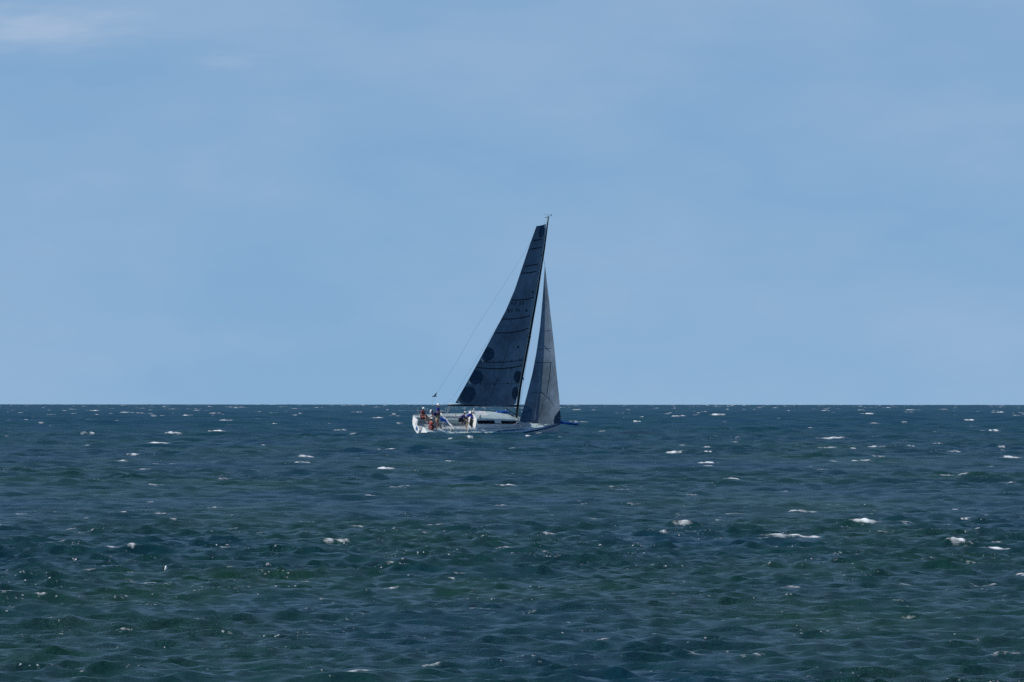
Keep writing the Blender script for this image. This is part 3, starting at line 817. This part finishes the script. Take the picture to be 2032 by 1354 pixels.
# sail numbers, showing as dark letters
def sail_text(txt, x0, y0, hpx, slope, m, parent, sail):
    X0 = 0.0
    for ch in txt:
        if ch == ' ': X0 += hpx * .45; continue
        cu = bpy.data.curves.new('t', 'FONT'); cu.body = ch; cu.size = 1.0
        to = bpy.data.objects.new('t', cu); C.objects.link(to); bpy.context.view_layer.update()
        me = bpy.data.meshes.new_from_object(to.evaluated_get(bpy.context.evaluated_depsgraph_get()))
        xs = [q.co.x for q in me.vertices]; xa, xb = min(xs), max(xs); vs = []
        for q in me.vertices:
            X, Y = X0 + (q.co.x - xa) * hpx / .7, q.co.y * hpx / .7
            vs.append(sail.pt(x0 + X, y0 - Y - X * slope, .014))
        fs = [tuple(p.vertices) for p in me.polygons]
        bpy.data.objects.remove(to); bpy.data.curves.remove(cu)
        obj('sail_digit' if ch.isdigit() else 'sail_letter', (vs, fs), m, parent); bpy.data.meshes.remove(me)
        X0 += (xb - xa) * hpx / .7 + hpx * .20
sail_text('RP 119', 1014.5, 606.0, 7.2, .02, M_BATTEN, mo, main)
sail_text('BII 9R', 1007.5, 620.5, 7.2, .03, M_BATTEN, mo, main)

jib = Sail([(1081.6, 530), (1083.5, 545), (1090.2, 601.6), (1094.8, 650), (1100.4, 701.6), (1106.4, 759), (1110.4, 798.5), (1113, 838)],
           [(1080.9, 530), (1080, 545), (1077, 589.5), (1071.6, 650), (1064, 701.6), (1056.5, 741), (1049, 771), (1041, 801.5), (1030.5, 837)],
           lambda t: 0.0, lambda t: .05 + .85 * math.sin(t * 1.75), .10, foot_round=-.0)
jo = obj('jib', grid(lambda u, v: jib.at(u, v), 32, 90), M_JIB, yacht, True)
for a, b in (((768, 786), (836, 780)), ((750, 905), (842, 896)), ((728, 990), (848, 990)), ((706, 1188), (800, 1190)), ((815, 1208), (860, 1284)), ((785, 1260), (760, 1350)), ((700, 1040), (782, 600))):
    jib.ribbon('seam_or_shadow_line', [c7(*a), c7(*b)], .8, M_BATTEN, jo)
jib.ribbon('seam_or_shadow_line', [c7(835, 985), c7(830, 1050), c7(822, 1110), c7(808, 1205)], 1.2, M_BATTEN, jo)  # edge of the mainsail's shadow on the jib, drawn as a dark strip
x, y = c7(668, 1330); jib.blob('reinforcement_patch', x, y, 14, 17, .2, M_PATCHL, jo)
jib.blob('reinforcement_patch', 1113, 834, 14, 20, .2, M_PATCH, jo)

# rigging
mb = MB(); mb.tube([mast_at(507), jib.at(0, 0) , jib.at(0, .5) + Vector((.02, 0, 0)), jib.at(0, 1), Vector((12.0, 0, .25))], .012, 6); obj('forestay', mb.vf, M_WIRE, yacht)
bs = [at_s(x, y, s) for x, y, s in ((1085, 436, 0), (1051, 484, -.1), (1000, 566, -.1), (945, 650, 0), (905, 720, 0), (863, 787, 0), (855, 812, 0))]
mb = MB(); mb.tube(bs, .006, 5); mb.tube([bs[-1], Vector((.05, 0, 0))], .009, 5); obj('backstay', mb.vf, M_WIRE, yacht)
mb = MB(); mb.tube([mast_at(510), at_s(985, 650, -.9), at_s(899, 790, -1.3), Vector((1.2, 1.5, .05))], .006, 5); obj('running_backstay', mb.vf, M_WIRE, yacht)
mb = MB(); mb.tube([mast_at(510), at_s(985, 652, .2), Vector((1.2, -1.5, .05))], .004, 5); obj('running_backstay', mb.vf, M_WIRE, yacht)
for sgn in (1, -1):
    st = [e for sg, e in spr_tips if sg == sgn]
    ch = Vector((mast_pts[-1].x - .35, -sgn * 1.25, sheer(8) + .03))
    mb = MB(); mb.tube([mast_at(505)] + st[1:] + [ch], .008, 5); mb.tube([mast_at(745), ch], .006, 5); obj('shroud', mb.vf, M_WIRE, yacht)
mb = MB(); mb.tube([jib.at(1, 1), Vector((7.4, -.9, .25)), Vector((4.9, -.55, .66))], .013, 5); obj('jib_sheet', mb.vf, M_ROPE, yacht)
# winches, clutter of lines at the mast foot
def winch(p, m=M_STEEL):
    mb = MB(); p = Vector(p)
    mb.tube([p, p + Vector((0, 0, .05)), p + Vector((0, 0, .09)), p + Vector((0, 0, .15)), p + Vector((0, 0, .19))], [.10, .095, .065, .075, .09], 12)
    obj('winch', mb.vf, m, yacht, True)
for x, y in ((3.6, 1.42), (3.6, -1.42), (2.1, 1.4), (2.1, -1.4)): winch((x, y, .03))
winch((4.75, .60, .90)); winch((4.75, -.60, .90))
mb = MB(); base = mast_pts[-1]
for i in range(9):
    a = base + Vector((-.15 - .3 * random.random(), random.uniform(-.35, .35), -.02)); b_ = a + Vector((-random.uniform(.1, .5), random.uniform(-.1, .1), random.uniform(.02, .16)))
    mb.tube([a, (a + b_) / 2 + Vector((0, 0, .07)), b_], .022, 5)
obj('halyard_lines', mb.vf, M_ROPE, yacht, True)
mb = MB(); mb.box(base + Vector((-.05, 0, -.02)), (.42, .36, .10)); obj('mast_collar', mb.vf, M_STEEL, yacht)

# ------------------------------------------------------------------ loose things on the yacht
def on_boat(o, p, rot=None):
    o.matrix_world = BM @ Matrix.Translation(p) @ (rot or Matrix.Identity(4)); return o
p = at_z(997, 823.5, .58)
p = p + Vector((0, 0, .13))
mb = MB(); k = 13
mb.tube([(-.62 + 1.24 * i / (k - 1), .03 * math.sin(i), .11 + .015 * math.sin(i * 2.1)) for i in range(k)],
        [.03 + .085 * math.sin(math.pi * i / (k - 1)) ** .5 + .012 * math.sin(i * 1.7) for i in range(k)], 10)
bag = obj('sail_bag', mb.vf, M_BLUE, None, True); on_boat(bag, p)
tag(bag, 'bright blue rolled sail bag lying on the cabin roof aft of the mast', 'sail bag')
a = at_z(875, 821, .35); b_ = at_z(904, 853.5, .10)
a = at_s(874.5, 820.5, .0); b_ = at_s(903.5, 853.5, 1.45)
mid = a.lerp(b_, .5)
roll = bpy.data.objects.new('sail_roll', None); C.objects.link(roll); roll.matrix_world = BM @ Matrix.Translation(b_)
tag(roll, 'long white and blue sail roll slanting down from the helm to the near rail', 'sail roll')
mb = MB(); k = 15
mb.tube([a.lerp(b_, i / (k - 1)) - b_ + Vector((0, 0, .03 * math.sin(i * 1.3))) for i in range(k)], [.035 + .032 * math.sin(math.pi * min(1, .12 + i / (k - 1) * .8)) for i in range(k)], 8)
obj('white_cloth', mb.vf, M_CAP, roll, True)
mb = MB(); nn_, mm_ = 16, 12
def fold(u, v):
    t = .16 + .40 * v; q = a.lerp(b_, t) - b_
    wd = .30 * math.sin(math.pi * (.15 + .85 * v)) + .04
    return q + Vector((-wd * u * 1.3, .06 * u + .035 * math.sin(9 * u + 5 * v), -.10 * u + .05 * math.cos(11 * v + 4 * u)))
for off in (0, .03):
    v, f = grid(lambda u, v: fold(u, v) + Vector((0, -off, 0)), nn_, mm_); mb.add(v, f if off else [q[::-1] for q in f])
obj('blue_wrap', mb.vf, M_BLUE, roll, True)

# ------------------------------------------------------------------ people
def skinned(name, verts, edges, radii, root, m, parent, sub=2):
    me = bpy.data.meshes.new(name); me.from_pydata(verts, edges, []); 
    o = bpy.data.objects.new(name, me); C.objects.link(o)
    md = o.modifiers.new('s', 'SKIN'); md.use_smooth_shade = True; md.branch_smoothing = .3
    sv = me.skin_vertices
    if not sv:
        bpy.context.view_layer.objects.active = o
    for i, r in enumerate(radii):
        me.skin_vertices[0].data[i].radius = (r, r) if not isinstance(r, tuple) else r
        me.skin_vertices[0].data[i].use_root = (i == root)
    sb = o.modifiers.new('b', 'SUBSURF'); sb.levels = sub; sb.render_levels = sub
    bpy.context.view_layer.update()
    ev = o.evaluated_get(bpy.context.evaluated_depsgraph_get())
    nm = bpy.data.meshes.new_from_object(ev); nm.name = name
    o.modifiers.clear(); o.data = nm; bpy.data.meshes.remove(me)
    nm.materials.clear(); nm.materials.append(m)
    for q in nm.polygons: q.use_smooth = True
    if parent: o.parent = parent
    return o

def person(anchor, facing, pose, shirt, legs, label, hat='cap', long_sleeve=False, group='crew aboard the yacht'):
    """anchor: yacht-local point of the pelvis; the figure stands upright in the world. x forward, y left, z up from the pelvis."""
    V = Vector
    J = {k: V(v) for k, v in pose.items()}
    vs, es, rs = [], [], []
    def ad(p, r, par=None):
        vs.append(V(p)); rs.append(r)
        if par is not None: es.append((par, len(vs) - 1))
        return len(vs) - 1
    pel = ad(J['pelvis'], .135)
    wa = ad(J['pelvis'].lerp(J['chest'], .45), .125, pel)
    che = ad(J['chest'], .15, wa)
    nb = ad(J['neck'], .065, che)
    hb = ad(J['neck'].lerp(J['head'], .55), .062, nb)
    hd = ad(J['head'], .093, hb)
    up = (J['head'] - J['neck']).normalized()
    top = ad(J['head'] + up * .085, .07, hd)
    look = (V(pose.get('look', (1, 0, 0)))).normalized()
    nose = ad(J['head'] + look * .112 - up * .02, .016, hd)
    for sd_ in ('l', 'r'):
        sh = ad(J['sh_' + sd_], .07, che); el = ad(J['el_' + sd_], .047, sh); wr = ad(J['wr_' + sd_], .030, el)
        d = (J['wr_' + sd_] - J['el_' + sd_]).normalized()
        side = d.cross(V((0, 0, 1))); side = side.normalized() if side.length > .1 else V((0, 1, 0))
        pal = ad(J['wr_' + sd_] + d * .06, .032, wr)
        kn = pal
        curl = V((0, 0, -1)) if abs(d.z) < .8 else V((1, 0, 0))
        for i in range(4):
            o_ = (i - 1.5) * .021; ln = (.05, .062, .066, .055)[i]
            k1 = ad(J['wr_' + sd_] + d * .105 + side * o_, .010, kn); k2 = ad(vs[k1] + (d * .8 + curl * .5) * ln * .6, .009, k1); ad(vs[k2] + (d * .3 + curl * .9) * ln * .5, .008, k2)
        t1 = ad(J['wr_' + sd_] + d * .05 + side * .045, .012, pal); ad(vs[t1] + d * .035 + side * .015 + curl * .012, .010, t1)
        hp = ad(J['hip_' + sd_], .095, pel); kn = ad(J['kn_' + sd_], .062, hp); mid = ad(J['kn_' + sd_].lerp(J['an_' + sd_], .35), .056, kn)
        an = ad(J['an_' + sd_], .038, mid); fw = V(pose.get('foot', (1, 0, 0)))
        ad(J['an_' + sd_] + fw * .15 + V((0, 0, -.05)), .036, an)
    root = bpy.data.objects.new('person', None); C.objects.link(root)
    wp = BM @ Vector(anchor)
    root.matrix_world = Matrix.Translation(wp) @ Matrix.Rotation(facing, 4, 'Z')
    tag(root, label, 'person', group)
    skinned('body', vs, es, rs, pel, M_SKIN, root)
    # shirt: torso and sleeves
    vs, es, rs = [], [], []
    a0 = ad(J['pelvis'] + (J['chest'] - J['pelvis']) * .05, .155); a1 = ad(J['pelvis'].lerp(J['chest'], .5), .16, a0); a2 = ad(J['chest'], .18, a1); ad(J['chest'].lerp(J['neck'], .55), .10, a2)
    for sd_ in ('l', 'r'):
        s1 = ad(J['sh_' + sd_], .09, a2); e1 = ad(J['sh_' + sd_].lerp(J['el_' + sd_], .75), .07, s1)
        if long_sleeve: e2 = ad(J['el_' + sd_], .066, e1); ad(J['wr_' + sd_], .048, e2)
    skinned('shirt', vs, es, rs, a0, shirt, root, 1)
    vs, es, rs = [], [], []
    a0 = ad(J['pelvis'], .155)
    for sd_ in ('l', 'r'):
        h1 = ad(J['hip_' + sd_], .115, a0); ad(J['hip_' + sd_].lerp(J['kn_' + sd_], .8), .090, h1)
    skinned('shorts', vs, es, rs, a0, legs, root, 1)
    # headgear
    rm = V((0, 0, 1)).rotation_difference(up).to_matrix().to_4x4()
    mb = MB(); hp_ = J['head'] + up * .045
    if hat == 'cap':
        mb.ball((0, 0, 0), .118, 14, 8, (1, 1, .85)); mb.v = [rm @ q + hp_ for q in mb.v]
        f = look - up * look.dot(up); f = f.normalized() if f.length > .01 else V((1, 0, 0)); sdv = up.cross(f)
        k = len(mb.v); rim = []
        for i in range(9):
            t = -1.1 + 2.2 * i / 8; rim += [hp_ + f * .10 * math.cos(t) + sdv * .105 * math.sin(t), hp_ + f * (.10 + .09 * math.cos(t)) + sdv * .11 * math.sin(t) - up * .012]
        mb.add(rim, [(2 * i, 2 * i + 1, 2 * i + 3, 2 * i + 2) for i in range(8)])
        obj('cap', mb.vf, M_CAP, root, True)
    elif hat == 'brim':
        n = 20; prof = [(.205, -.005), (.20, .008), (.125, .015), (.118, .06), (.10, .105), (.06, .125), (.0, .128)]
        v = [rm @ V((r * math.cos(2 * math.pi * k / n), r * math.sin(2 * math.pi * k / n), z + (.02 * math.sin(4 * math.pi * k / n) if r > .15 else 0))) + hp_ for r, z in prof for k in range(n)]
        f = [(i * n + k, i * n + (k + 1) % n, i * n + n + (k + 1) % n, i * n + n + k) for i in range(len(prof) - 1) for k in range(n)]
        mb.add(v, f); obj('sun_hat', mb.vf, M_CAP, root, True)
    mb = MB(); mb.ball(J['head'] - look * .018 + up * .012, .103, 12, 8, (1, 1, 1.02)); obj('hair', mb.vf, M_HAIR, root, True)
    lf = up.cross(look); 
    for sg in (-1, 1):
        mb = MB(); mb.ball(J['head'] + look * .088 + lf * .033 * sg + up * .005, .013, 8, 6); obj('eye', mb.vf, M_BLACK, root, True)
    return root

STAND = dict(pelvis=(0, 0, 0), chest=(.02, 0, .36), neck=(.03, 0, .54), head=(.06, 0, .68), sh_l=(.02, .18, .47), sh_r=(.02, -.18, .47),
             el_l=(.08, .24, .20), el_r=(.05, -.25, .20), wr_l=(.30, .20, .12), wr_r=(.28, -.18, .14), hip_l=(0, .10, -.04), hip_r=(0, -.10, -.04),
             kn_l=(.04, .13, -.46), kn_r=(.06, -.12, -.46), an_l=(-.02, .14, -.86), an_r=(0, -.13, -.86))
SIT = dict(pelvis=(0, 0, 0), chest=(.02, 0, .34), neck=(.05, 0, .50), head=(.09, 0, .63), sh_l=(.03, .18, .43), sh_r=(.03, -.18, .43),
           el_l=(.06, .24, .18), el_r=(.05, -.25, .18), wr_l=(.28, .16, .10), wr_r=(.27, -.15, .12), hip_l=(.03, .10, -.02), hip_r=(.03, -.10, -.02),
           kn_l=(.42, .14, .03), kn_r=(.43, -.13, .02), an_l=(.46, .14, -.38), an_r=(.44, -.13, -.38))
BEND = dict(pelvis=(0, 0, 0), chest=(.26, 0, .22), neck=(.40, 0, .33), head=(.50, 0, .41), look=(1, 0, -.6), sh_l=(.34, .18, .26), sh_r=(.34, -.18, .26),
            el_l=(.44, .24, .02), el_r=(.42, -.24, .02), wr_l=(.60, .18, -.10), wr_r=(.58, -.16, -.08), hip_l=(0, .10, -.04), hip_r=(0, -.10, -.04),
            kn_l=(.12, .13, -.42), kn_r=(.14, -.12, -.42), an_l=(-.04, .14, -.80), an_r=(-.02, -.13, -.80))
CROUCH = dict(pelvis=(0, 0, 0), chest=(.20, 0, .29), neck=(.32, 0, .42), head=(.40, 0, .52), look=(1, 0, -.4), sh_l=(.26, .18, .36), sh_r=(.26, -.18, .36),
              el_l=(.40, .22, .14), el_r=(.40, -.22, .12), wr_l=(.60, .14, .06), wr_r=(.60, -.12, .04), hip_l=(.02, .10, -.02), hip_r=(.02, -.10, -.02),
              kn_l=(.38, .16, .02), kn_r=(.36, -.14, -.18), an_l=(.20, .16, -.34), an_r=(-.02, -.14, -.34))
# facing angles are world angles: 0 looks right across the photograph, 180 left
person(at_s(838.5, 827.5, -1.2), R(-35), SIT, M_RED, M_REDP, 'person in a red shirt and white cap sitting high on the far stern corner')
person(at_s(855, 848, 1.15), R(40), SIT, M_RED, M_REDP, 'person in a red shirt sitting low by the near stern corner')
person(at_s(868.5, 822, -.45), R(-20), STAND, M_BSHIRT, M_DARK, 'person in a bright blue shirt standing at the helm in a white sun hat', hat='brim')
person(at_s(868.5, 826.5, .2), R(195), BEND, M_NSHIRT, M_TAN, 'person in navy and a white cap bending in front of the standing blue shirt')
person(at_s(913, 833, .55), R(10), CROUCH, M_NSHIRT, M_DARK, 'person in a dark navy jacket and white cap crouching at the cabin entrance', long_sleeve=True)
person(at_s(925, 829, -.2), R(5), BEND, M_BSHIRT, M_TAN, 'person in blue bending forward over the cabin hatch beside the crouching person', long_sleeve=True)

# ------------------------------------------------------------------ bird at the backstay, float in the foreground
bird_p = px_to_world(862.5, 786.5, DIST - 6)
bd = bpy.data.objects.new('seabird', None); C.objects.link(bd); bd.location = bird_p
tag(bd, 'small dark seabird gliding with raised wings above the stern', 'bird')
mb = MB(); mb.tube([(-.20, 0, -.02), (-.12, 0, 0), (0, 0, .01), (.10, 0, 0), (.15, 0, .01), (.20, 0, 0)], [.01, .035, .05, .04, .03, .006], 8); obj('body', mb.vf, M_BIRD, bd, True)
def wing(pts, name):
    v, f = [], []
    for i, (x, y, z, c) in enumerate(pts):
        for dx, dz in ((-c, -.004), (0, .012), (c * .7, .003), (0, -.012)): v.append((x + dx, y, z + dz))
    for i in range(len(pts) - 1):
        for k in range(4): f.append((4 * i + k, 4 * i + (k + 1) % 4, 4 * i + 4 + (k + 1) % 4, 4 * i + 4 + k))
    f += [(3, 2, 1, 0), tuple(range(len(v) - 4, len(v)))]
    return obj(name, (v, f), M_BIRD, bd, True)
wing([(0.02, -.03, .02, .07), (.08, -.20, .12, .08), (.16, -.38, .22, .05), (.22, -.52, .28, .012)], 'wing')
wing([(-.02, .03, .01, .07), (-.10, .18, .0, .08), (-.18, .36, -.05, .05), (-.24, .50, -.07, .012)], 'wing')
bd.rotation_euler = (0, 0, R(-5))

dr_ = (1132 - 803.3) / F_PX + DIP
d_ = (dr_ - math.sqrt(dr_ * dr_ - 2 * CAM_H / EARTH)) * EARTH
fx = (329.5 - 1016) / F_PX * d_
fl = bpy.data.objects.new('marker_float', None); C.objects.link(fl)
FLOAT_XY = (fx, d_)
tag(fl, 'tiny upright white marker float with a dark side, bobbing alone in the foreground water', 'float')
mb = MB(); mb.tube([(0, 0, -.05), (0, 0, -.03), (0, 0, .02), (0, 0, .05), (0, 0, .068)], [.02, .030, .028, .018, .004], 12); obj('float_body', mb.vf, M_FLOAT, fl, True)
mb = MB(); mb.box((-.032, 0, .012), (.012, .035, .055)); obj('dark_side_strip', mb.vf, M_BLACK, fl)
# float rides on the local water height
me = sea.data
co = np.empty(len(me.vertices) * 3, dtype=np.float32); me.vertices.foreach_get('co', co); co = co.reshape(-1, 3)
near = (np.abs(co[:, 0] / co[:, 1].clip(1) - fx / d_) < .0002) & (co[:, 1] > 120) & (co[:, 1] < 900)
sub = co[near]; sub = sub[np.argsort(sub[:, 1])]
sl = (sub[:, 2] - CAM_H) / sub[:, 1]
seen = sl >= np.maximum.accumulate(sl)
vis = sub[int(np.argmin(np.where(seen, np.abs(sl + dr_), 9)))]
fx = fx * float(vis[1]) / d_
fl.location = (fx, float(vis[1]), float(vis[2]) + .03)
fl.rotation_euler = (R(4), R(5), 0); fl.scale = (1, 1, .8)
